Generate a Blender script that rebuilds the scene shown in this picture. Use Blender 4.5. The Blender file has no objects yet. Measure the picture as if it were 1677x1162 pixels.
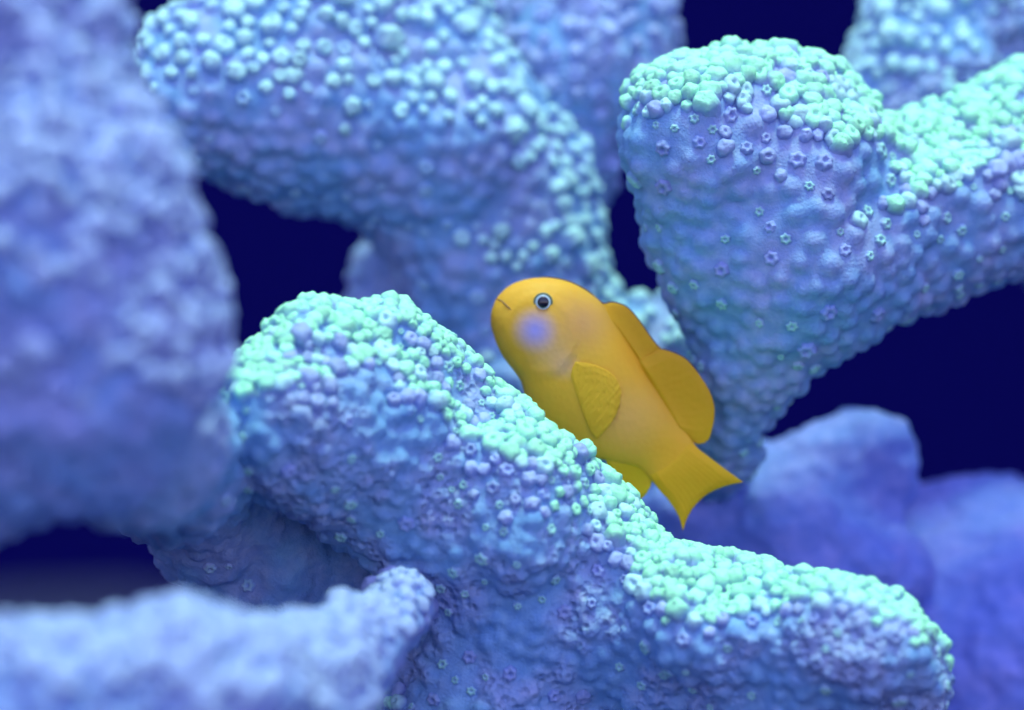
import bpy, math, random
import numpy as np
from mathutils import Vector, Matrix, noise as mnoise

scene = bpy.context.scene
R = math.radians

# ------------------------------------------------------------------ camera
# 1 photo pixel = S metres in the focus plane (Y = 0), camera D metres in front of it
PW, PH = 1677.0, 1162.0
D = 0.50
S = 0.180 / PW
cam_data = bpy.data.cameras.new('camera')
cam = bpy.data.objects.new('camera', cam_data)
scene.collection.objects.link(cam)
cam.location = (0, -D, 0)
cam.rotation_euler = (R(90), 0, 0)
cam_data.sensor_width = 36
cam_data.lens = 36 * D / (S * PW)
cam_data.clip_start = 0.01
cam_data.clip_end = 200
cam_data.dof.use_dof = True
cam_data.dof.focus_distance = D + 0.003
cam_data.dof.aperture_fstop = 6.6
scene.camera = cam

# ------------------------------------------------------------------ light
SUN_EL, SUN_AZ = R(78), R(18)      # high, a little in front of the corals and to the right
world = bpy.data.worlds.new('World')
scene.world = world
world.use_nodes = True
nt = world.node_tree
sky = nt.nodes.new('ShaderNodeTexSky')
sky.sky_type = 'NISHITA'
sky.sun_disc = False
sky.sun_elevation = SUN_EL
sky.sun_rotation = R(180) - SUN_AZ
tint = nt.nodes.new('ShaderNodeMix'); tint.data_type = 'RGBA'; tint.blend_type = 'MULTIPLY'
tint.inputs[0].default_value = 1.0
tint.inputs[7].default_value = (1.04, 0.86, 1.14, 1)     # light after its way down through the water
bg = nt.nodes['Background']
bg.inputs['Strength'].default_value = 0.15
nt.links.new(sky.outputs[0], tint.inputs[6])
nt.links.new(tint.outputs[2], bg.inputs['Color'])

sd = bpy.data.lights.new('sun', 'SUN')
sd.energy = 1.5
sd.angle = R(14)
sd.color = (0.58, 1.0, 0.50)
sun = bpy.data.objects.new('sun', sd)
scene.collection.objects.link(sun)
tow = Vector((math.sin(SUN_AZ) * math.cos(SUN_EL), -math.cos(SUN_AZ) * math.cos(SUN_EL), math.sin(SUN_EL)))
sun.rotation_euler = tow.to_track_quat('Z', 'Y').to_euler()

vs = scene.view_settings
vs.view_transform = 'Standard'; vs.look = 'None'; vs.exposure = 1.22; vs.gamma = 1.0
vs.use_curve_mapping = False
scene.cycles.use_denoising = True
scene.cycles.max_bounces = 4
scene.cycles.diffuse_bounces = 3
scene.cycles.adaptive_threshold = 0.03

# ------------------------------------------------------------------ helpers
def P(px, py, d=0.0):
    """photo pixel at depth d (cm behind the focus plane) -> world point"""
    y = d * 0.01
    k = S * (D + y) / D
    return np.array(((px - PW / 2) * k, y, (PH / 2 - py) * k))

def RAD(r, d=0.0):
    return r * S * (D + d * 0.01) / D

def link(o, parent=None):
    scene.collection.objects.link(o)
    if parent is not None:
        o.parent = parent
    return o

def mesh_np(name, V, F, smooth=True):
    me = bpy.data.meshes.new(name)
    V = np.asarray(V, dtype=np.float32)
    F = np.asarray(F, dtype=np.int32)
    n, k = F.shape
    me.vertices.add(len(V)); me.vertices.foreach_set('co', V.ravel())
    me.loops.add(n * k); me.loops.foreach_set('vertex_index', F.ravel())
    me.polygons.add(n)
    me.polygons.foreach_set('loop_start', np.arange(0, n * k, k, dtype=np.int32))
    try:
        me.polygons.foreach_set('loop_total', np.full(n, k, dtype=np.int32))
    except Exception:
        pass
    me.update(calc_edges=True)
    me.validate()
    if smooth:
        me.polygons.foreach_set('use_smooth', np.ones(len(me.polygons), dtype=bool))
    return me

def obj(name, me, mat, parent=None, **props):
    o = bpy.data.objects.new(name, me)
    if me is not None and mat is not None and not me.materials:
        me.materials.append(mat)
    link(o, parent)
    for k, v in props.items():
        o[k] = v
    return o

def empty(name, loc, label, cat, group=None):
    o = bpy.data.objects.new(name, None)
    o.empty_display_size = 0.01
    o.location = loc
    link(o)
    o['label'] = label; o['category'] = cat
    if group: o['group'] = group
    return o

# ------------------------------------------------------------------ materials
def new_mat(name):
    m = bpy.data.materials.new(name)
    m.use_nodes = True
    t = m.node_tree
    return m, t, t.nodes['Principled BSDF']

def nd(t, typ, **kw):
    n = t.nodes.new(typ)
    for k, v in kw.items():
        setattr(n, k, v)
    return n

def ramp(t, src, stops):
    r = nd(t, 'ShaderNodeValToRGB')
    el = r.color_ramp.elements
    el[0].position, el[0].color = stops[0][0], (*stops[0][1], 1)
    el[1].position, el[1].color = stops[-1][0], (*stops[-1][1], 1)
    for p, c in stops[1:-1]:
        e = el.new(p); e.color = (*c, 1)
    t.links.new(src, r.inputs[0])
    return r.outputs[0]

def mixc(t, fac, a, b, mode='MIX'):
    n = nd(t, 'ShaderNodeMix', data_type='RGBA', blend_type=mode)
    if isinstance(fac, (int, float)): n.inputs[0].default_value = fac
    else: t.links.new(fac, n.inputs[0])
    for i, v in ((6, a), (7, b)):
        if isinstance(v, tuple): n.inputs[i].default_value = (*v, 1)
        else: t.links.new(v, n.inputs[i])
    return n.outputs[2]

def maths(t, op, a, b=None, c=None):
    n = nd(t, 'ShaderNodeMath', operation=op)
    for i, v in enumerate((a, b, c)):
        if v is None: continue
        if isinstance(v, (int, float)): n.inputs[i].default_value = v
        else: t.links.new(v, n.inputs[i])
    return n.outputs[0]

def noise_tex(t, co, scale, detail=3, rough=0.6):
    n = nd(t, 'ShaderNodeTexNoise')
    n.inputs['Scale'].default_value = scale
    n.inputs['Detail'].default_value = detail
    n.inputs['Roughness'].default_value = rough
    t.links.new(co, n.inputs['Vector'])
    return n.outputs['Fac']

def coral_material(name, blue, grey, tip=None, tip_h=0.003, honey=0.0, comb=800.0, grain=1.0, sss=0.0):
    m, t, b = new_mat(name)
    geo = nd(t, 'ShaderNodeNewGeometry').outputs['Position']
    tex = nd(t, 'ShaderNodeTexCoord').outputs['Object']
    big = noise_tex(t, geo, 75, 2)
    med = noise_tex(t, geo, 420, 3, 0.65)
    fine = noise_tex(t, geo, 1700, 1, 0.7)
    f1 = nd(t, 'ShaderNodeMapRange'); f1.inputs[1].default_value = .4; f1.inputs[2].default_value = .62
    t.links.new(big, f1.inputs[0])
    col = mixc(t, f1.outputs[0], blue, grey)
    f2 = nd(t, 'ShaderNodeMapRange'); f2.inputs[1].default_value = .38; f2.inputs[2].default_value = .66
    t.links.new(med, f2.inputs[0])
    dark = mixc(t, 1.0, col, (0.72, 0.82, 0.93), 'MULTIPLY')
    col = mixc(t, f2.outputs[0], dark, col)
    if tip:
        at = nd(t, 'ShaderNodeAttribute', attribute_name='tip')
        f3 = nd(t, 'ShaderNodeMapRange'); f3.inputs[1].default_value = 0.1; f3.inputs[2].default_value = 1.0
        t.links.new(at.outputs['Fac'], f3.inputs[0])
        col = mixc(t, f3.outputs[0], col, tip)
        rnd = nd(t, 'ShaderNodeObjectInfo').outputs['Random']
        v = nd(t, 'ShaderNodeMapRange'); v.inputs[3].default_value = .86; v.inputs[4].default_value = 1.1
        t.links.new(rnd, v.inputs[0])
        hsv = nd(t, 'ShaderNodeHueSaturation'); t.links.new(col, hsv.inputs['Color']); t.links.new(v.outputs[0], hsv.inputs['Value'])
        col = hsv.outputs[0]
    t.links.new(col, b.inputs['Base Color'])
    b.inputs['Roughness'].default_value = 0.62
    b.inputs['Specular IOR Level'].default_value = 0.25
    b.inputs['Subsurface Weight'].default_value = sss
    b.inputs['Subsurface Radius'].default_value = (0.5, 0.8, 1.0)
    b.inputs['Subsurface Scale'].default_value = 0.0022
    # fine relief: round pores between thin walls, and grain
    h = 0.0
    if honey:
        vor = nd(t, 'ShaderNodeTexVoronoi', feature='SMOOTH_F1')
        vor.inputs['Scale'].default_value = comb
        vor.inputs['Smoothness'].default_value = .25
        t.links.new(geo, vor.inputs['Vector'])
        pore = nd(t, 'ShaderNodeMapRange'); pore.inputs[1].default_value = .1; pore.inputs[2].default_value = 0.6
        t.links.new(vor.outputs['Distance'], pore.inputs[0])
        mask = nd(t, 'ShaderNodeMapRange'); mask.inputs[1].default_value = .42; mask.inputs[2].default_value = .58
        mask.inputs[3].default_value = .1; mask.inputs[4].default_value = honey
        t.links.new(big, mask.inputs[0])
        h = maths(t, 'MULTIPLY', pore.outputs[0], mask.outputs[0])
    h = maths(t, 'ADD', h, maths(t, 'MULTIPLY', med, 0.55 * grain))
    h = maths(t, 'ADD', h, maths(t, 'MULTIPLY', fine, 0.35 * grain))
    bp = nd(t, 'ShaderNodeBump')
    bp.inputs['Strength'].default_value = 0.8
    bp.inputs['Distance'].default_value = 0.0006
    t.links.new(h, bp.inputs['Height'])
    t.links.new(bp.outputs[0], b.inputs['Normal'])
    return m

BLUE, GREY = (0.21, 0.40, 0.66), (0.33, 0.41, 0.66)
M_flesh = coral_material('coral_tissue', BLUE, GREY, honey=1.5, comb=680)
M_plainflesh = coral_material('studded_coral_tissue', BLUE, GREY, honey=0.0, grain=1.15)
M_knob = coral_material('corallite_tissue', (0.29, 0.46, 0.68), (0.36, 0.44, 0.69), tip=(0.36, 0.82, 0.56), honey=0.0, grain=.8)
M_soft = coral_material('coral_tissue_soft', (0.30, 0.46, 0.78), (0.42, 0.47, 0.74), honey=0.0, grain=0.6)
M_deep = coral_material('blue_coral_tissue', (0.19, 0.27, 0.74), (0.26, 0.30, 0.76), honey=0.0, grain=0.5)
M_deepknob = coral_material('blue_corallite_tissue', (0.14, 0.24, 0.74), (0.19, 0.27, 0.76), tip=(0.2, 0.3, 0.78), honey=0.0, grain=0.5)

# ------------------------------------------------------------------ implicit coral bodies
class Waves:
    def __init__(self, seed, specs):
        rg = np.random.RandomState(seed)
        self.w = []
        for lam, amp, n in specs:
            for _ in range(n):
                v = rg.normal(size=3); v /= np.linalg.norm(v)
                self.w.append((v * 2 * math.pi / (lam * rg.uniform(.75, 1.3)), rg.uniform(0, 6.28), amp / math.sqrt(n)))
    def __call__(self, X, Y, Z):
        s = 0
        for k, ph, a in self.w:
            s = s + a * np.sin(k[0] * X + k[1] * Y + k[2] * Z + ph)
        return s

def surface_nets(G, origin, h):
    s = G < 0
    nx, ny, nz = G.shape
    c = s[:-1, :-1, :-1].astype(np.int8)
    tot = np.zeros((nx - 1, ny - 1, nz - 1), np.int8)
    for i in (0, 1):
        for j in (0, 1):
            for k in (0, 1):
                tot += s[i:nx - 1 + i, j:ny - 1 + j, k:nz - 1 + k]
    act = (tot > 0) & (tot < 8)
    I, J, K = np.nonzero(act)
    idx = np.full(act.shape, -1, np.int64); idx[I, J, K] = np.arange(len(I))
    acc = np.zeros((len(I), 3)); cnt = np.zeros(len(I))
    corners = [(i, j, k) for i in (0, 1) for j in (0, 1) for k in (0, 1)]
    for a in corners:
        for ax in range(3):
            if a[ax] == 1: continue
            b_ = list(a); b_[ax] = 1
            ga = G[I + a[0], J + a[1], K + a[2]]; gb = G[I + b_[0], J + b_[1], K + b_[2]]
            cr = (ga < 0) != (gb < 0)
            t = np.where(cr, ga / np.where(cr, ga - gb, 1), 0)
            p = np.zeros((len(I), 3)) + np.array(a, float)
            p[:, ax] += t
            acc[cr] += p[cr]; cnt[cr] += 1
    V = (np.stack((I, J, K), 1) + acc / cnt[:, None]) * h + origin
    faces = []
    for ax in range(3):
        sl0 = [slice(None)] * 3; sl1 = [slice(None)] * 3
        sl0[ax] = slice(0, -1); sl1[ax] = slice(1, None)
        A, B = s[tuple(sl0)], s[tuple(sl1)]
        e = np.nonzero(A != B)
        e = np.stack(e, 1)
        u, v = [(1, 2), (2, 0), (0, 1)][ax]
        ok = (e[:, u] > 0) & (e[:, v] > 0) & (e[:, u] < G.shape[u] - 1) & (e[:, v] < G.shape[v] - 1)
        e = e[ok]
        inside = s[e[:, 0], e[:, 1], e[:, 2]]
        q = []
        for du, dv in ((1, 1), (0, 1), (0, 0), (1, 0)):
            f = e.copy(); f[:, u] -= du; f[:, v] -= dv
            q.append(idx[f[:, 0], f[:, 1], f[:, 2]])
        q = np.stack(q, 1)
        q[~inside] = q[~inside][:, ::-1]
        faces.append(q)
    F = np.concatenate(faces)
    F = F[(F >= 0).all(1)]
    for _ in range(2):                     # relax the cell steps
        acc = np.zeros_like(V); cnt = np.zeros(len(V))
        for i in range(4):
            for j in (1, 3):
                np.add.at(acc, F[:, i], V[F[:, (i + j) % 4]]); np.add.at(cnt, F[:, i], 1)
        V = np.where(cnt[:, None] > 0, .4 * V + .6 * acc / np.maximum(cnt, 1)[:, None], V)
    return V, F

def coral_body(chains, h, k, seed, lumps=((0.016, 0.0007, 5), (0.007, 0.00035, 6)), pits=()):
    segs = []
    for ch in chains:
        pts = [(P(a, b, d), RAD(r, d)) for a, b, d, r in ch]
        if len(pts) == 1: pts = pts * 2
        for (pa, ra), (pb, rb) in zip(pts, pts[1:]):
            segs.append((pa, pb, ra, rb))
    allp = np.array([q for s_ in segs for q in (s_[0] - s_[2], s_[0] + s_[2], s_[1] - s_[3], s_[1] + s_[3])])
    lo, hi = allp.min(0) - 4 * h - .002, allp.max(0) + 4 * h + .002
    # nothing farther than a hand's breadth outside the frame needs building
    lo = np.maximum(lo, (-0.165, -0.15, -0.165)); hi = np.minimum(hi, (0.165, 0.16, 0.14))
    n = np.ceil((hi - lo) / h).astype(int)
    ax = [(lo[i] + np.arange(n[i]) * h).astype(np.float32) for i in range(3)]
    X, Y, Z = np.meshgrid(*ax, indexing='ij')
    G = None
    for pa, pb, ra, rb in segs:
        d = pb - pa; L = float(d @ d)
        if L < 1e-12: t = 0.0
        else:
            t = np.clip(((X - pa[0]) * d[0] + (Y - pa[1]) * d[1] + (Z - pa[2]) * d[2]) / L, 0, 1)
        g = np.sqrt((X - pa[0] - t * d[0]) ** 2 + (Y - pa[1] - t * d[1]) ** 2 + (Z - pa[2] - t * d[2]) ** 2) - (ra + t * (rb - ra))
        if G is None: G = g
        else:
            hh = np.clip(.5 + .5 * (G - g) / k, 0, 1)
            G = G * (1 - hh) + g * hh - k * hh * (1 - hh)
    G = G + Waves(seed, lumps)(X, Y, Z)
    for c, r in pits:
        g = r - np.sqrt((X - c[0]) ** 2 + (Y - c[1]) ** 2 + (Z - c[2]) ** 2)
        G = np.maximum(G, g)
    # close the body where the grid ends
    for a in range(3):
        sl = [slice(None)] * 3
        for e in (0, -1):
            sl[a] = e
            G[tuple(sl)] = np.maximum(G[tuple(sl)], h)
    return surface_nets(G, lo, h)

def normals_np(V, F):
    n = np.cross(V[F[:, 2]] - V[F[:, 0]], V[F[:, 3]] - V[F[:, 1]])
    N = np.zeros_like(V)
    for i in range(4):
        np.add.at(N, F[:, i], n)
    ln = np.linalg.norm(N, axis=1); ln[ln == 0] = 1
    return N / ln[:, None], n

# ------------------------------------------------------------------ corallite shapes (unit size, shared by all copies)
def lathe(profile, seg, seed, lobes=0, lobe=0.0, lump=0.12, freq=1.5):
    rg = random.Random(seed)
    off = Vector((rg.uniform(-50, 50), rg.uniform(-50, 50), rg.uniform(-50, 50)))
    V, F = [], []
    ph = rg.uniform(0, 6.28)
    for r, z, w in profile[:-1]:
        for s_ in range(seg):
            a = 2 * math.pi * s_ / seg
            rr = r * (1 + lobe * w * math.cos(lobes * a + ph))
            p = Vector((rr * math.cos(a), rr * math.sin(a), z))
            p += lump * mnoise.noise_vector(p * freq + off) + .45 * lump * mnoise.noise_vector(p * freq * 2.6 + off)
            V.append(p)
    rows = len(profile) - 1
    V.append(Vector((0, 0, profile[-1][1])))
    for i in range(rows - 1):
        for s_ in range(seg):
            a, b_ = i * seg + s_, i * seg + (s_ + 1) % seg
            F.append((a, b_, b_ + seg, a + seg))
    top = len(V) - 1
    for s_ in range(seg):
        a, b_ = (rows - 1) * seg + s_, (rows - 1) * seg + (s_ + 1) % seg
        F.append((a, b_, top, top))
    return np.array([v[:] for v in V]), np.array(F)

def shape_mesh(name, V, F, mat, tip=None):
    me = bpy.data.meshes.new(name)
    me.from_pydata([tuple(v) for v in V], [], [tuple(f) if f[2] != f[3] else tuple(f[:3]) for f in F.tolist()])
    me.polygons.foreach_set('use_smooth', np.ones(len(me.polygons), dtype=bool))
    me.materials.append(mat)
    at = me.attributes.new('tip', 'FLOAT', 'POINT')
    at.data.foreach_set('value', np.asarray(V[:, 2] if tip is None else tip, dtype=np.float32))
    return me

KNOB = [(1.1, -1.3, 0), (1.06, -.3, .3), (1.02, .35, .6), (.95, .72, 1), (.76, 1.0, 1), (.52, 1.12, 1), (.33, 1.06, .6), (.2, .88, 0), (.1, .78, 0), (0, .75, 0)]
DOME = [(1.1, -1.3, 0), (1.08, -.3, .3), (1.04, .2, .6), (.99, .5, 1), (.88, .78, 1), (.71, 1.0, 1), (.5, 1.13, 1), (.3, 1.19, .5), (.14, 1.21, 0), (0, 1.21, 0)]
MOUND = [(1.2, -1.0, 0), (1.2, -.4, 0), (1.08, -.05, .4), (.9, .13, 1), (.65, .21, 1), (.4, .26, .5), (.2, .27, 0), (0, .27, 0)]
STAR = [(1.15, -.4, 0), (1.0, .0, .6), (.95, .25, 1), (.82, .5, 1), (.58, .62, 1), (.4, .52, .6), (.22, .25, .2), (0, .12, 0)]
def variants(mk, mb):
    out = {}
    raw = {'knob': [lathe(KNOB, 24, i, 5 + i % 3, .05, .17, 1.0) for i in range(2)] + [lathe(DOME, 24, 20 + i, 5, .06, .24, 1.0) for i in range(8)],
           'mound': [lathe(MOUND, 20, 50 + i, 6, .03, .06, .8) for i in range(5)],
           'star': [lathe(STAR, 24, 80 + i, 6, .17, .05, 1.2) for i in range(5)]}
    for kname, lst in raw.items():
        out[kname] = [(V, F, shape_mesh('corallite_' + kname, V, F, mk if kname != 'mound' else mb)) for V, F in lst]
    return out
VAR = variants(M_knob, M_plainflesh)
M_lilac = coral_material('lilac_corallite_tissue', (0.25, 0.37, 0.69), (0.33, 0.38, 0.68), tip=(0.33, 0.42, 0.70), honey=0.0, grain=.8)
M_lilacflesh = coral_material('lilac_coral_tissue', (0.23, 0.37, 0.69), (0.32, 0.37, 0.68), honey=0.0)
VAR_LILAC = variants(M_lilac, M_flesh)
M_pale = coral_material('pale_corallite_tissue', (0.28, 0.45, 0.73), (0.35, 0.43, 0.72), tip=(0.42, 0.70, 0.73), honey=0.0, grain=.8)
VAR_PALE = variants(M_pale, M_plainflesh)
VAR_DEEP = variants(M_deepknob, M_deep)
CAM = np.array((0, -D, 0))

def choose_corallites(V, F, seed, style):
    """where corallites grow on a coral body: tall knobs on the ridges, stars and low swellings on the flanks"""
    rg = np.random.RandomState(seed)
    N, fn = normals_np(V, F)
    area = np.linalg.norm(fn, axis=1) * .5
    ncand = style.get('cand', 26000)
    fi = rg.choice(len(F), ncand, p=area / area.sum())
    u, v = rg.rand(ncand, 1), rg.rand(ncand, 1)
    q = V[F[fi]]
    pts = (q[:, 0] * (1 - u) + q[:, 1] * u) * (1 - v) + (q[:, 3] * (1 - u) + q[:, 2] * u) * v
    nn = N[F[fi]].mean(1); nn /= np.linalg.norm(nn, axis=1)[:, None]
    view = CAM - pts; view /= np.linalg.norm(view, axis=1)[:, None]
    face = (nn * view).sum(1)
    # inside the frame, give or take a margin, and not on the far side
    k = D / (pts[:, 1] + D)
    sx, sz = pts[:, 0] * k / S, pts[:, 2] * k / S
    ok = (np.abs(sx) < PW / 2 + 150) & (np.abs(sz) < PH / 2 + 150) & (face > -.5)
    pts, nn, face = pts[ok], nn[ok], face[ok]
    wa = style.get('wave', 1.0)
    wv = Waves(seed + 7, ((.02, .16 * wa, 4), (.006, .10 * wa, 4)))
    up = nn[:, 2] + style.get('bias', 0) + wv(pts[:, 0], pts[:, 1], pts[:, 2])
    cell = .006
    grid = {}
    chosen = []
    big = style.get('size', 1.0)
    for i in range(len(pts)):
        p = pts[i]
        r_ = rg.rand()
        if up[i] > style.get('ridge', .38):
            typ, rad, sp = 'knob', 1.0 + 1.05 * rg.rand() ** 1.3, style.get('sp', 1.15)
        elif up[i] > style.get('mid', .12):
            typ, rad, sp = ('knob', rg.uniform(.9, 1.5), 1.7) if r_ < style.get('midk', .4) else ('star', rg.uniform(.65, 1.4), style.get('star_mid', 2.6))
        else:
            typ, rad, sp = ('star', rg.uniform(.65, 1.4), style.get('star_sp', 3.4)) if r_ < style.get('stars', .10) else ('mound', rg.uniform(1.4, 1.9), style.get('mound_sp', 1.55))
        rad *= .001 * big
        sep = rad * sp
        c = tuple(np.floor(p / cell).astype(int))
        hit = False
        for dx in (-1, 0, 1):
            for dy in (-1, 0, 1):
                for dz in (-1, 0, 1):
                    for (o, so) in grid.get((c[0] + dx, c[1] + dy, c[2] + dz), ()):
                        if ((o - p) ** 2).sum() < ((sep + so) * .5) ** 2:
                            hit = True; break
                    if hit: break
                if hit: break
            if hit: break
        if hit: continue
        grid.setdefault(c, []).append((p, sep))
        chosen.append((p, nn[i], typ, rad, face[i], up[i] - style.get('ridge', .38)))
    return chosen

def swell(V, N, chosen, rise):
    """raise the branch surface into low rounded swellings"""
    disp = np.zeros(len(V))
    for p, nv, typ, rad, fc, mg in chosen:
        if typ != 'mound': continue
        d2 = ((V - p) ** 2).sum(1)
        R2 = (rad * 1.2) ** 2
        m_ = d2 < R2
        disp[m_] = np.maximum(disp[m_], rise * rad * np.clip(1 - d2[m_] / R2, 0, 1) ** 1.1)
    return V + N * disp[:, None]

def place_corallites(part, chosen, seed, var, loc, limit=290):
    rg = np.random.RandomState(seed + 1)
    chosen = [c for c in chosen if c[2] != 'mound']
    # the ones that show largest become parts of their own
    def shows(c):
        w = {'knob': 1.0, 'star': .9, 'mound': .55}[c[2]]
        return -w * c[3] * (.35 + max(c[4], -.1)) / (D + c[0][1])
    chosen.sort(key=shows)
    JV, JF, JT, base = [], [], [], 0
    for n_, (p, nv, typ, rad, fc, mg) in enumerate(chosen):
        # green pigment only along the crest, paler and then lilac corallites towards the flank
        j_ = mg + rg.normal() * .05
        vv = var if var is not VAR or j_ > .16 else (VAR_PALE if j_ > .04 else VAR_LILAC)
        lst = vv[typ]
        Vv, Ff, me = lst[rg.randint(len(lst))]
        d = Vector(nv)
        if typ == 'knob': d = (d + Vector((0, 0, .15))).normalized()
        d = (d + Vector(rg.normal(size=3) * .13)).normalized()
        rot = d.to_track_quat('Z', 'Y').to_matrix() @ Matrix.Rotation(rg.uniform(0, 6.28), 3, 'Z')
        hz = rg.uniform(.65, 1.1) if typ == 'knob' else rg.uniform(.7, 1.2) * (.75 if typ == 'mound' else 1)
        sc = np.array((rad * rg.uniform(.9, 1.12), rad * rg.uniform(.9, 1.12), rad * hz))
        if n_ < limit:
            o = bpy.data.objects.new('corallite', me)
            M4 = Matrix.LocRotScale(Vector(p - loc), rot.to_quaternion(), Vector(sc))
            o.matrix_local = M4
            scene.collection.objects.link(o)
            o.parent = part
        else:
            W = (Vv * sc) @ np.array(rot).T + (p - loc)
            JV.append(W); JT.append(Vv[:, 2]); JF.append(Ff + base); base += len(Vv)
    if JV:
        Vj, Fj = np.concatenate(JV), np.concatenate(JF)
        me = shape_mesh('corallite_cover', Vj, Fj, var['knob'][0][2].materials[0], np.concatenate(JT))
        o = obj('corallite_cover', me, None, part)
        o['kind'] = 'stuff'
    return len(chosen)

COUNT = []
def coral(label, chains, seed, voxel=.001, blend=.006, mat=None, style=None, var=None, subsurf=0, group=None, lumps=None, pits=(), name='branching_coral', cat='coral'):
    kw = {'lumps': lumps} if lumps else {}
    V, F = coral_body(chains, voxel, blend, seed, pits=pits, **kw)
    loc = np.array(((V[:, 0].min() + V[:, 0].max()) / 2, (V[:, 1].min() + V[:, 1].max()) / 2, V[:, 2].min()))
    root = empty(name, loc, label, cat, group)
    chosen = []
    if style is not None:
        chosen = choose_corallites(V, F, seed, style)
        V = swell(V, normals_np(V, F)[0], chosen, style.get('rise', .72))
    me = mesh_np('branch', V - loc, F)
    br = obj('branch', me, mat or M_flesh, root)
    if subsurf:
        md = br.modifiers.new('smooth', 'SUBSURF'); md.levels = md.render_levels = subsurf
    if style is not None:
        COUNT.append((label[:30], len(V), len(chosen), place_corallites(br, chosen, seed, var or VAR, loc)))
    return root

# ------------------------------------------------------------------ setting: dark water behind, reef floor below
m, t, b = new_mat('dark_water')
b.inputs['Base Color'].default_value = (0.004, 0.003, 0.085, 1)
b.inputs['Roughness'].default_value = 1.0
b.inputs['Specular IOR Level'].default_value = 0.0
M_water = m
V, F = [], []
nA, nB = 48, 16
for j in range(nB + 1):
    z = -0.9 + 2.2 * j / nB
    for i in range(nA + 1):
        a = R(-15) + R(210) * i / nA
        V.append((1.6 * math.cos(a), -.2 + 1.5 * math.sin(a), z))
for j in range(nB):
    for i in range(nA):
        a = j * (nA + 1) + i
        F.append((a, a + nA + 1, a + nA + 2, a + 1))
obj('water', mesh_np('water', V, F), M_water, kind='structure')

m, t, b = new_mat('reef_floor')
geo = nd(t, 'ShaderNodeNewGeometry').outputs['Position']
t.links.new(ramp(t, noise_tex(t, geo, 9, 6), [(.3, (.002, .002, .05)), (.7, (.004, .005, .075))]), b.inputs['Base Color'])
b.inputs['Roughness'].default_value = .95
M_floor = m
n = 90
xs = np.linspace(-3, 3, n)
V = np.array([(x, y, -.165 + .03 * mnoise.fractal(Vector((x * 5, y * 5, 0)), 1, 2, 4)) for y in xs for x in xs])
F = np.array([(j * n + i, j * n + i + 1, (j + 1) * n + i + 1, (j + 1) * n + i) for j in range(n - 1) for i in range(n - 1)])
obj('seabed', mesh_np('seabed', V, F), M_floor, kind='structure')

# ------------------------------------------------------------------ corals
coral('pale blue coral branch with mint knobbly ridge lying under the yellow fish', [
    [(458, 690, -1.9, 122), (550, 690, -.8, 155), (640, 745, 0, 155), (770, 860, .5, 155)],
    [(770, 860, .5, 155), (930, 970, .8, 145), (1110, 1058, .5, 135), (1330, 1112, -.6, 140), (1450, 1110, -1.4, 105)],
    [(520, 595, -1.0, 95), (630, 600, -.2, 90), (710, 660, .2, 80), (820, 745, .2, 75), (920, 830, .1, 74), (1010, 915, 0, 62), (1090, 965, -.2, 58), (1200, 995, -.5, 62), (1300, 1020, -.9, 72)],
    [(840, 815, -.6, 110), (855, 860, -.7, 102)],
    [(1120, 1010, -1.0, 88), (1140, 1045, -1.5, 70)],
    [(1290, 1040, -1.3, 90), (1380, 1055, -2.0, 90), (1470, 1065, -2.4, 66)],
    [(820, 1020, 1.2, 185), (800, 1250, 1.5, 210), (800, 1900, 1.5, 260)],
    [(1330, 1110, -.6, 140), (1340, 1300, -.4, 160), (1000, 1600, 1, 220)],
], 11, voxel=.0008, blend=.005, style={'cand': 60000, 'ridge': .42, 'mid': .16, 'stars': .45, 'star_sp': 4.2, 'wave': .8})

coral('large pale coral branch with mint top ridge and studded grey flank behind the fish', [
    [(1195, 690, 3.8, 38), (1228, 580, 3.5, 90), (1295, 412, 3.2, 172), (1280, 290, 2.8, 160), (1150, 215, 2.2, 108), (1080, 200, 1.8, 66)],
    [(1295, 412, 3.2, 174), (1460, 365, 4, 147), (1720, 290, 5.2, 142)],
    [(1105, 182, 1.9, 60), (1200, 168, 2.3, 64), (1300, 160, 2.7, 60), (1370, 215, 3.1, 56)],
    [(1500, 315, 4, 68), (1640, 215, 5, 78), (1800, 170, 5.6, 110)],
    [(1150, 262, 2.0, 114), (1165, 390, 2.6, 90), (1200, 490, 3.2, 70)],
    [(1195, 690, 3.8, 38), (1185, 730, 4.6, 45), (1170, 850, 10.5, 60), (1150, 1900, 11, 200)],
], 23, voxel=.001, blend=.006, style={'cand': 40000, 'ridge': .30, 'mid': .02, 'midk': .2, 'star_mid': 3.2, 'stars': .3, 'wave': .5, 'sp': 1.1, 'size': 1.15}, mat=M_plainflesh)

coral('lilac blue coral trunk forking behind the fish, bright studs down its side', [
    [(900, 1900, 9.5, 300), (900, 900, 9.5, 200), (870, 640, 9, 178), (815, 420, 8.3, 148), (720, 230, 7.7, 165), (500, 160, 7, 165), (330, 155, 6, 118)],
    [(540, 20, 7, 130), (700, 40, 7.5, 95)],
    [(350, 90, 6.2, 85), (480, 60, 6.6, 90)],
    [(930, 620, 8, 95), (1095, 575, 8.3, 84)],
    [(880, 290, 7.8, 82), (900, 470, 7.8, 72)],
], 37, voxel=.0012, blend=.008, mat=M_plainflesh, style={'cand': 40000, 'ridge': .36, 'mid': -.05, 'stars': .25, 'size': 1.3, 'sp': 2.0, 'midk': .75, 'star_mid': 3.2, 'wave': 1.3}, var=VAR_PALE)

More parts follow.
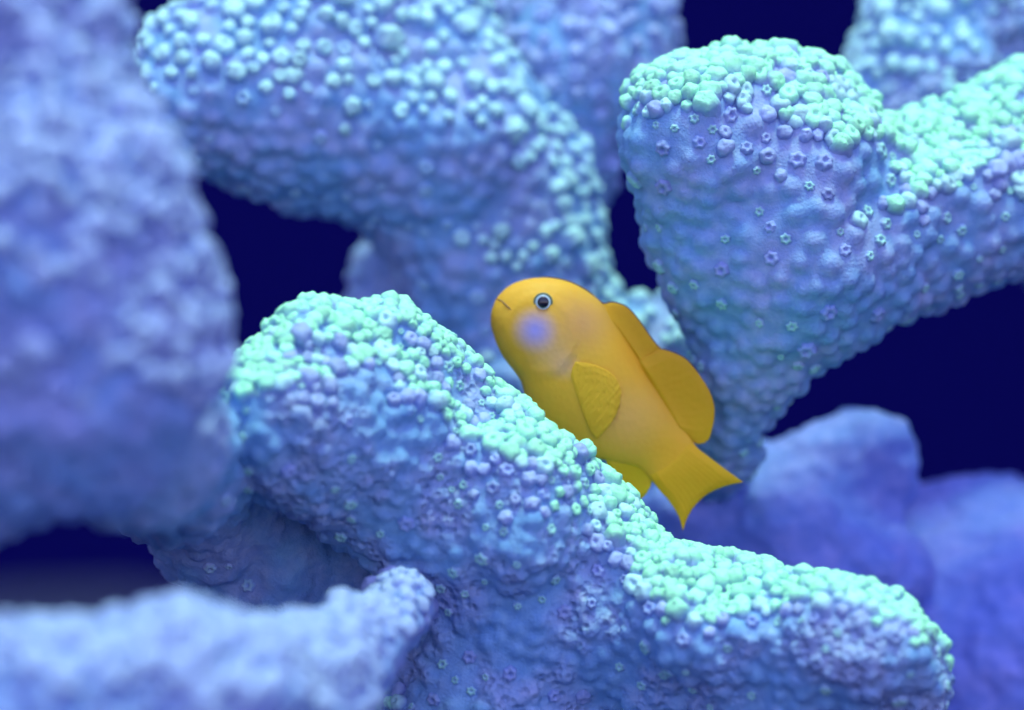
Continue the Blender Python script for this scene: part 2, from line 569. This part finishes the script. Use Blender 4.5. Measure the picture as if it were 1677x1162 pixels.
coral('blurred pale blue coral branch rising past the dark gap to the fork', [
    [(40, -260, -9.5, 180), (45, 60, -9.5, 120), (80, 380, -9.5, 203), (125, 560, -9, 222), (115, 680, -8.2, 140), (-300, 760, -6, 200)],
    [(105, 300, -9.8, 148)],
], 41, voxel=.0013, blend=.008, style={'cand': 30000, 'ridge': -.1, 'mid': -.3, 'size': 1.4, 'sp': 1.4}, var=VAR_LILAC, mat=M_lilacflesh)

coral('blurred lilac coral branch below the hollow, bending up to the front coral trunk', [
    [(-200, 1180, -11.5, 160), (100, 1175, -11.2, 132), (320, 1165, -10, 125), (480, 1138, -7.5, 105), (585, 1062, -4.6, 58), (650, 1000, -1.8, 36), (715, 960, .8, 34)],
    [(260, 1085, -10.3, 78)],
    [(320, 1145, -10, 120), (500, 1400, -5, 200), (650, 1900, 0, 240)],
], 53, voxel=.0012, blend=.007, style={'cand': 30000, 'ridge': .35, 'mid': .0, 'size': 1.1}, var=VAR_LILAC, mat=M_lilacflesh)

coral('shaded slate blue coral limb sunk in the hollow behind the two blurred branches', [
    [(90, 640, -8.2, 150), (215, 715, -6, 125), (330, 785, 1.2, 118), (450, 865, 2.2, 125), (560, 930, 2.6, 125), (660, 990, 3, 140), (700, 1900, 5, 240)],
    [(420, 860, 2.2, 110), (470, 1010, 2.6, 130), (480, 1900, 4, 200)],
], 59, voxel=.0013, blend=.01, mat=M_plainflesh, style={'cand': 12000, 'ridge': 3, 'mid': 3, 'stars': .06}, var=VAR_PALE)

coral('spotted blue coral branch leaning back from the fork into dark water', [
    [(870, 300, 9.5, 95), (945, 110, 10, 135), (985, -150, 11, 148)],
    [(870, 300, 9.5, 95), (830, 700, 11, 110), (800, 1800, 11, 200)],
], 61, voxel=.0014, blend=.01, style={'cand': 20000, 'ridge': .9, 'mid': -.2, 'midk': .3, 'size': 1.5, 'star_mid': 3.0}, var=VAR_LILAC)

coral('out of focus blue coral branch rising behind the mint ridge', [
    [(1500, 300, 9, 120), (1520, 150, 9, 120), (1620, -80, 10, 170)],
    [(1500, 300, 9, 110), (1800, 330, 10, 110), (2100, 1800, 10, 240)],
], 67, voxel=.0014, blend=.01, style={'cand': 20000, 'ridge': .3, 'mid': .0, 'size': 1.3, 'sp': 1.6}, var=VAR_PALE)

coral('blue coral lump filling the notch beside the forked trunk', [
    [(660, 580, 10.5, 90), (672, 468, 10.5, 74), (625, 440, 10.7, 44)],
    [(660, 580, 10.5, 90), (620, 1800, 10.5, 200)],
], 71, voxel=.0014, blend=.01, mat=M_soft, var=VAR_LILAC, style={'cand': 6000, 'ridge': .9, 'mid': .7}, name='lump_coral')

coral('smooth deep blue coral hump just past the fish tail', [
    [(1130, 880, 8, 110), (1220, 862, 8, 96), (1300, 830, 8, 84), (1375, 775, 8, 72), (1420, 722, 8, 50), (1430, 800, 8, 60)],
    [(1330, 900, 7.5, 110), (1420, 940, 7.5, 90)],
    [(1250, 900, 8, 120), (1250, 1800, 9, 260)],
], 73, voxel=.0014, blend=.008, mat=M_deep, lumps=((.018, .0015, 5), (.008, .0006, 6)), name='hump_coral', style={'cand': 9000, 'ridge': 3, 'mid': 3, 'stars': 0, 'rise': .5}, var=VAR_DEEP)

pit = [(P(1655, 1075, 7.0), RAD(15, 7)), (P(1655, 1075, 7.4), RAD(14, 7)), (P(1655, 1075, 7.8), RAD(12, 7))]
coral('broad flat topped deep blue coral with one dark pit', [
    [(1380, 1020, 10.5, 200), (1600, 1010, 10.5, 200), (1800, 1010, 10.5, 200)],
    [(1640, 1100, 10, 230), (1640, 1800, 10, 300)],
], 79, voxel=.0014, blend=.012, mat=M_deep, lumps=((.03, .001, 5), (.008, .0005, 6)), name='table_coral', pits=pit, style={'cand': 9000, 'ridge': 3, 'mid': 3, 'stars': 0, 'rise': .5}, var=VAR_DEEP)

# ------------------------------------------------------------------ fish
FD = 2.0                                   # depth of the fish's middle, cm
ZK = 2.42
def Q(zx, zy, w=0.0):
    """fish drawing coordinates -> world (w: metres towards the camera)"""
    p = P(760 + zx / ZK, 420 + zy / ZK, FD)
    return p - np.array((0, w, 0))
UNIT = RAD(1 / ZK, FD)                     # metres per drawing unit

def spline(pts, n):
    """Catmull-Rom through pts, n samples evenly along the length"""
    pts = np.array(pts, float)
    ext = np.vstack((2 * pts[0] - pts[1], pts, 2 * pts[-1] - pts[-2]))
    out = []
    for i in range(len(pts) - 1):
        p0, p1, p2, p3 = ext[i:i + 4]
        for s_ in np.linspace(0, 1, 24, endpoint=False):
            out.append(.5 * (2 * p1 + (p2 - p0) * s_ + (2 * p0 - 5 * p1 + 4 * p2 - p3) * s_ ** 2 + (3 * p1 - p0 - 3 * p2 + p3) * s_ ** 3))
    out.append(pts[-1]); out = np.array(out)
    L = np.concatenate(([0], np.cumsum(np.linalg.norm(np.diff(out, axis=0), axis=1))))
    return np.stack([np.interp(np.linspace(0, L[-1], n), L, out[:, k]) for k in range(out.shape[1])], 1)

def spline_u(pts, n):
    pts = np.array(pts, float)
    ext = np.vstack((2 * pts[0] - pts[1], pts, 2 * pts[-1] - pts[-2]))
    out = []
    for x in np.linspace(0, len(pts) - 1 - 1e-9, n):
        i = int(x); s_ = x - i
        p0, p1, p2, p3 = ext[i:i + 4]
        out.append(.5 * (2 * p1 + (p2 - p0) * s_ + (2 * p0 - 5 * p1 + 4 * p2 - p3) * s_ ** 2 + (3 * p1 - p0 - 3 * p2 + p3) * s_ ** 3))
    return np.array(out)

ST = [  # top x, top y, bottom x, bottom y, half width
    (118, 190, 110, 208, 10), (124, 172, 106, 232, 34), (140, 150, 106, 270, 56), (175, 118, 118, 315, 78), (220, 97, 135, 360, 93), (280, 84, 160, 405, 104),
    (350, 85, 195, 450, 112), (420, 101, 225, 495, 116), (490, 137, 243, 560, 116), (555, 190, 270, 620, 111),
    (615, 270, 320, 680, 102), (675, 372, 400, 735, 88), (735, 480, 490, 785, 70), (797, 580, 590, 815, 52),
    (850, 660, 690, 835, 35), (890, 712, 735, 878, 22), (925, 757, 770, 920, 13), (945, 778, 790, 940, 8)]
NS, NR = 90, 56
stn = spline_u(ST, NS)
fl = P(760 + 400 / ZK, 420 + 720 / ZK, FD)
fish = empty('fish', fl, 'small yellow fish with violet cheek resting on the coral ridge', 'fish')

def half_width(zx, zy):
    """half thickness of the body at a drawing point"""
    best = None
    c = (stn[:, 0:2] + stn[:, 2:4]) / 2
    ax = (stn[:, 0:2] - stn[:, 2:4]) / 2
    hl = np.linalg.norm(ax, axis=1)
    d = np.array((zx, zy)) - c
    tt = (d * ax).sum(1) / hl ** 2
    off = np.linalg.norm(d - tt[:, None] * ax, axis=1)
    i = np.argmin(off)
    tv = min(abs(tt[i]), .999)
    return stn[i, 4] * (1 - tv ** 2.2) ** (1 / 2.0) * UNIT

V, F = [], []
for i in range(NS):
    tx, ty, bx_, by_, w = stn[i]
    c = np.array((tx + bx_, ty + by_)) / 2; a = np.array((tx - bx_, ty - by_)) / 2
    for j in range(NR):
        th = 2 * math.pi * j / NR
        cs, sn = math.cos(th), math.sin(th)
        tv = math.copysign(abs(cs) ** (2 / 2.2), cs)
        ww = math.copysign(abs(sn) ** (1 + (.45 * min(1, max(0, (i - 30) / 20)) if cs > 0 else 0)), sn) * w
        zx, zy = c + a * tv
        # gill cover: a shallow step behind the cheek
        if sn > 0:
            e = math.hypot((zx - 300) / 150, (zy - 310) / 165)
            ww *= 1 + .035 * math.exp(-((e - .92) / .10) ** 2) - .03 * math.exp(-((e - 1.08) / .07) ** 2)
        V.append(Q(zx, zy, ww * UNIT) - fl)
for i in range(NS - 1):
    for j in range(NR):
        a = i * NR + j; b2 = i * NR + (j + 1) % NR
        F.append((a, a + NR, b2 + NR, b2))
me = bpy.data.meshes.new('body')
F2 = F + [tuple(range(NR)), tuple(reversed(range((NS - 1) * NR, NS * NR)))]
me.from_pydata([tuple(v) for v in V], [], F2)
me.polygons.foreach_set('use_smooth', np.ones(len(me.polygons), dtype=bool))

def thin(m):
    """let light through a fin"""
    t = m.node_tree; b = t.nodes['Principled BSDF']; out = t.nodes['Material Output']
    tr = nd(t, 'ShaderNodeBsdfTranslucent'); mx = nd(t, 'ShaderNodeMixShader'); mx.inputs[0].default_value = .22
    t.links.new(b.inputs['Base Color'].links[0].from_socket, tr.inputs[0])
    t.links.new(b.outputs[0], mx.inputs[1]); t.links.new(tr.outputs[0], mx.inputs[2]); t.links.new(mx.outputs[0], out.inputs[0])
    return m

def fish_material(name, base, body=False, fin=False):
    m, t, b = new_mat(name)
    tex = nd(t, 'ShaderNodeTexCoord').outputs['Object']
    n1 = noise_tex(t, tex, 90, 3)
    col = mixc(t, n1, base, tuple(c * k for c, k in zip(base, (.9, .86, .9))))
    if body:
        def blob(zx, zy, r, soft, colr, amt, col):
            c = Q(zx, zy) - fl
            sp = nd(t, 'ShaderNodeVectorMath', operation='MULTIPLY'); sp.inputs[1].default_value = (1, 0, 1)
            t.links.new(tex, sp.inputs[0])
            dn = nd(t, 'ShaderNodeVectorMath', operation='DISTANCE'); dn.inputs[1].default_value = (c[0], 0, c[2])
            t.links.new(sp.outputs[0], dn.inputs[0])
            mr = nd(t, 'ShaderNodeMapRange', interpolation_type='SMOOTHSTEP')
            mr.inputs[1].default_value = (r - soft) * UNIT; mr.inputs[2].default_value = (r + soft) * UNIT
            mr.inputs[3].default_value = amt; mr.inputs[4].default_value = 0
            t.links.new(dn.outputs['Value'], mr.inputs[0])
            return mixc(t, mr.outputs[0], col, colr)
        col = blob(345, 370, 60, 75, (.55, .32, .18), .7, col)
        col = blob(470, 260, 80, 100, (.52, .25, .11), .75, col)
        col = blob(395, 430, 40, 40, (.60, .34, .22), .6, col)
        col = blob(280, 292, 52, 58, (.28, .25, .66), .95, col)
        col = blob(640, 640, 90, 110, (.68, .34, .11), .6, col)
        col = blob(870, 830, 110, 90, (.80, .37, .02), 1.0, col)
        col = blob(720, 360, 120, 90, (.80, .37, .02), .8, col)
    sc_ = nd(t, 'ShaderNodeTexVoronoi'); sc_.inputs['Scale'].default_value = 900
    t.links.new(tex, sc_.inputs['Vector'])
    bp = nd(t, 'ShaderNodeBump'); bp.inputs['Strength'].default_value = .12; bp.inputs['Distance'].default_value = .0004
    t.links.new(sc_.outputs['Distance'], bp.inputs['Height'])
    t.links.new(bp.outputs[0], b.inputs['Normal'])
    t.links.new(col, b.inputs['Base Color'])
    b.inputs['Roughness'].default_value = .5
    b.inputs['Specular IOR Level'].default_value = .2
    b.inputs['Subsurface Weight'].default_value = .15
    b.inputs['Subsurface Radius'].default_value = (1, .5, .1)
    b.inputs['Subsurface Scale'].default_value = .003
    return m

YEL = (.74, .385, .03)
M_body = fish_material('fish_skin', YEL, body=True)
M_fin = fish_material('fin_skin', (.84, .44, .015))
M_pec = fish_material('pectoral_skin', (.77, .40, .02))
M_fin2 = fish_material('rear_fin_skin', (.78, .49, .012))
for m_ in (M_fin, M_fin2): thin(m_)
obj('body', me, M_body, fish)

def coons(top, bottom, left, right, nu, nv):
    """patch: top/bottom run along u, left/right (u=0/u=1) run from top to bottom"""
    T, B_, L, R_ = spline(top, nu), spline(bottom, nu), spline(left, nv), spline(right, nv)
    u = np.linspace(0, 1, nu)[:, None, None]; v = np.linspace(0, 1, nv)[None, :, None]
    ruled = (1 - v) * T[:, None] + v * B_[:, None] + (1 - u) * L[None] + u * R_[None]
    bil = (1 - u) * (1 - v) * T[0] + u * (1 - v) * T[-1] + (1 - u) * v * B_[0] + u * v * B_[-1]
    return ruled - bil

def fin(name, grid, off, thick, rays, mat, along='v', parent=None, base=0.0):
    """solid fin from a patch of drawing points; rays run along u, counted across v"""
    nu, nv, _ = grid.shape
    V, F = [], []
    for side in (1, -1):
        for i in range(nu):
            for j in range(nv):
                u, v = i / (nu - 1), j / (nv - 1)
                a = v if along == 'v' else u
                lead = u if along == 'v' else 1 - v
                edge = min(1, 6 * min(u, 1 - u) + .25) * min(1, 6 * min(v, 1 - v) + .25)
                th = thick * edge * (1 - .55 * lead) * (1 + base * (1 - lead) ** 3) * (1 + .06 * lead * math.cos(2 * math.pi * rays * a))
                V.append(Q(grid[i, j, 0], grid[i, j, 1], off(grid[i, j], u, v) + side * th) - fl)
    n = nu * nv
    for i in range(nu - 1):
        for j in range(nv - 1):
            a = i * nv + j
            F.append((a, a + nv, a + nv + 1, a + 1)); F.append((n + a, n + a + 1, n + a + nv + 1, n + a + nv))
    rim = [i * nv for i in range(nu)] + [(nu - 1) * nv + j for j in range(1, nv)] + [i * nv + nv - 1 for i in range(nu - 2, -1, -1)] + [j for j in range(nv - 2, 0, -1)]
    for a, b2 in zip(rim, rim[1:] + rim[:1]):
        F.append((a, n + a, n + b2, b2))
    me = bpy.data.meshes.new(name)
    me.from_pydata([tuple(v) for v in V], [], F)
    import bmesh
    bm = bmesh.new(); bm.from_mesh(me); bmesh.ops.recalc_face_normals(bm, faces=bm.faces); bm.to_mesh(me); bm.free()
    me.polygons.foreach_set('use_smooth', np.ones(len(me.polygons), dtype=bool))
    return obj(name, me, mat, parent or fish)

def tube(name, pts, r, mat, parent, seg=8):
    """thin tube through world points (relative to the fish)"""
    pts = [Vector(p) for p in pts]
    V, F = [], []
    for i, p in enumerate(pts):
        d = (pts[min(i + 1, len(pts) - 1)] - pts[max(i - 1, 0)]).normalized()
        x = d.cross(Vector((0, 1, 0))).normalized(); y = d.cross(x)
        k = r * (.35 + .65 * min(1, min(i, len(pts) - 1 - i) / 4))
        for s_ in range(seg):
            a = 2 * math.pi * s_ / seg
            V.append(p + k * (math.cos(a) * x + math.sin(a) * y))
    for i in range(len(pts) - 1):
        for s_ in range(seg):
            a, b2 = i * seg + s_, i * seg + (s_ + 1) % seg
            F.append((a, b2, b2 + seg, a + seg))
    me = bpy.data.meshes.new(name)
    me.from_pydata([tuple(v) for v in V], [], F)
    me.polygons.foreach_set('use_smooth', np.ones(len(me.polygons), dtype=bool))
    return obj(name, me, mat, parent)

def plain(name, col, rough=.5, spec=.3):
    m, t, b = new_mat(name)
    tex = nd(t, 'ShaderNodeTexCoord').outputs['Object']
    n1 = noise_tex(t, tex, 1500, 2)
    t.links.new(mixc(t, n1, col, tuple(c * .75 for c in col)), b.inputs['Base Color'])
    b.inputs['Roughness'].default_value = rough
    b.inputs['Specular IOR Level'].default_value = spec
    return m
M_margin = plain('fin_margin_skin', (.10, .07, .10))
M_lip = plain('lip_skin', (.34, .17, .06))

wave = lambda ph, amp: (lambda g, u, v: amp * math.sin(2.6 * u + 1.7 * v + ph))
# tail: base -> trailing edge
g = coons([(880, 722), (930, 762), (985, 804), (1060, 860), (1107, 894)], [(735, 862), (777, 928), (810, 965), (848, 1025), (868, 1088)],
          [(880, 722), (810, 800), (735, 862)], [(1107, 894), (1040, 908), (970, 938), (918, 985), (888, 1032), (868, 1088)], 30, 60)
fin('tail_fin', g, wave(0, .0005), .00055, 14, M_fin)
# spiny dorsal: base to edge along v
g = coons([(552, 186), (580, 181), (612, 186), (650, 205), (692, 252), (740, 320), (790, 372)], [(525, 215), (600, 290), (715, 450)],
          [(552, 186), (540, 200), (525, 215)], [(790, 372), (765, 410), (715, 450)], 50, 18)
d1 = fin('front_dorsal_fin', g, wave(.4, .0003), .0006, 9, M_fin, 'u', base=1.3)
g = coons([(772, 365), (800, 371), (842, 386), (886, 413), (942, 482), (981, 552), (993, 622), (976, 712), (955, 738)], [(680, 410), (745, 520), (810, 630), (868, 700)],
          [(772, 365), (730, 390), (680, 410)], [(955, 738), (918, 741), (868, 700)], 60, 24)
d2 = fin('rear_dorsal_fin', g, wave(1.1, .0006), .0006, 14, M_fin, 'u', base=1.3)
g = coons([(555, 790), (590, 890), (612, 930), (640, 952), (690, 966)], [(700, 815), (720, 842), (742, 875), (742, 905), (728, 930)],
          [(555, 790), (630, 800), (700, 815)], [(690, 966), (712, 952), (728, 930)], 30, 30)
fin('anal_fin', g, wave(2, .0004), .0006, 9, M_fin2)
mp = [Q(x, y, .0002) - fl for x, y in spline([(300, 80), (350, 82), (420, 99), (490, 135), (548, 183), (580, 179), (612, 184), (650, 203), (692, 250), (740, 318), (776, 364)], 70)]
tube('fin_margin', mp, .00011, M_margin, d1)
mp = [Q(x, y, .0003) - fl for x, y in spline([(772, 364), (800, 369), (842, 384), (886, 411), (930, 462)], 40)]
tube('fin_margin', mp, .00011, M_margin, d2)
# pectoral fins, standing a little off the flank
g = coons([(440, 415), (500, 425), (560, 448), (600, 482), (620, 530)], [(420, 470), (450, 560), (478, 640), (500, 690), (525, 722)],
          [(440, 415), (428, 440), (420, 470)], [(620, 530), (612, 590), (585, 650), (525, 722)], 34, 44)
offp = lambda g_, u, v: half_width(g_[0], g_[1]) + .00008 + .0003 * u ** 1.5
fin('pectoral_fin', g, offp, .00016, 11, M_pec)
fin('pectoral_fin', g, lambda g_, u, v: -offp(g_, u, v), .0004, 11, M_pec)
# mouth
mp = [Q(x, y, half_width(x, y) + .00005) - fl for x, y in spline([(126, 166), (150, 178), (172, 198), (192, 217)], 20)]
tube('mouth', mp, .00012, M_lip, fish)

# eyes
def ball(name, c, r, squash, mat, parent, sub=3):
    import bmesh
    bm = bmesh.new(); bmesh.ops.create_icosphere(bm, subdivisions=sub, radius=r)
    for v in bm.verts: v.co.y *= squash; v.co += Vector(c)
    me = bpy.data.meshes.new(name); bm.to_mesh(me); bm.free()
    me.polygons.foreach_set('use_smooth', np.ones(len(me.polygons), dtype=bool))
    return obj(name, me, mat, parent)
def ring(name, c, R1, r, mat, parent, sy=1.0):
    V, F = [], []
    A, B2 = 40, 10
    for i in range(A):
        a = 2 * math.pi * i / A
        for j in range(B2):
            b2 = 2 * math.pi * j / B2
            rr = R1 + r * math.cos(b2)
            V.append((c[0] + rr * math.cos(a), c[1] + r * .8 * math.sin(b2), c[2] + sy * rr * math.sin(a)))
    for i in range(A):
        for j in range(B2):
            F.append((i * B2 + j, i * B2 + (j + 1) % B2, ((i + 1) % A) * B2 + (j + 1) % B2, ((i + 1) % A) * B2 + j))
    me = bpy.data.meshes.new(name); me.from_pydata(V, [], F)
    me.polygons.foreach_set('use_smooth', np.ones(len(me.polygons), dtype=bool))
    return obj(name, me, mat, parent)
M_iris = plain('iris', (.30, .42, .55), .25, .5)
M_rim = plain('eye_rim', (.14, .17, .10), .4)
M_irisring = plain('iris_ring', (.66, .76, .86), .3)
M_pupil = plain('pupil', (.006, .008, .02), .06, .6)
hw = half_width(312, 183)
for sg in (1, -1):
    c = Q(312, 183, sg * (hw - .0004)) - fl
    e = ball('eye', c, 34 * UNIT, .62, M_iris, fish)
    front = c - np.array((0, sg * 34 * UNIT * .62, 0))
    ball('pupil', front + np.array((0, sg * .00012, 0)), 23 * UNIT, .30, M_pupil, e)
    ring('iris_ring', front + np.array((0, sg * .00022, 0)), 25 * UNIT, 3.2 * UNIT, M_irisring, e)
    ring('eye_rim', front + np.array((0, sg * .0007, 0)), 34 * UNIT, 5 * UNIT, M_rim, e)

for c in COUNT: print('CORAL', c)
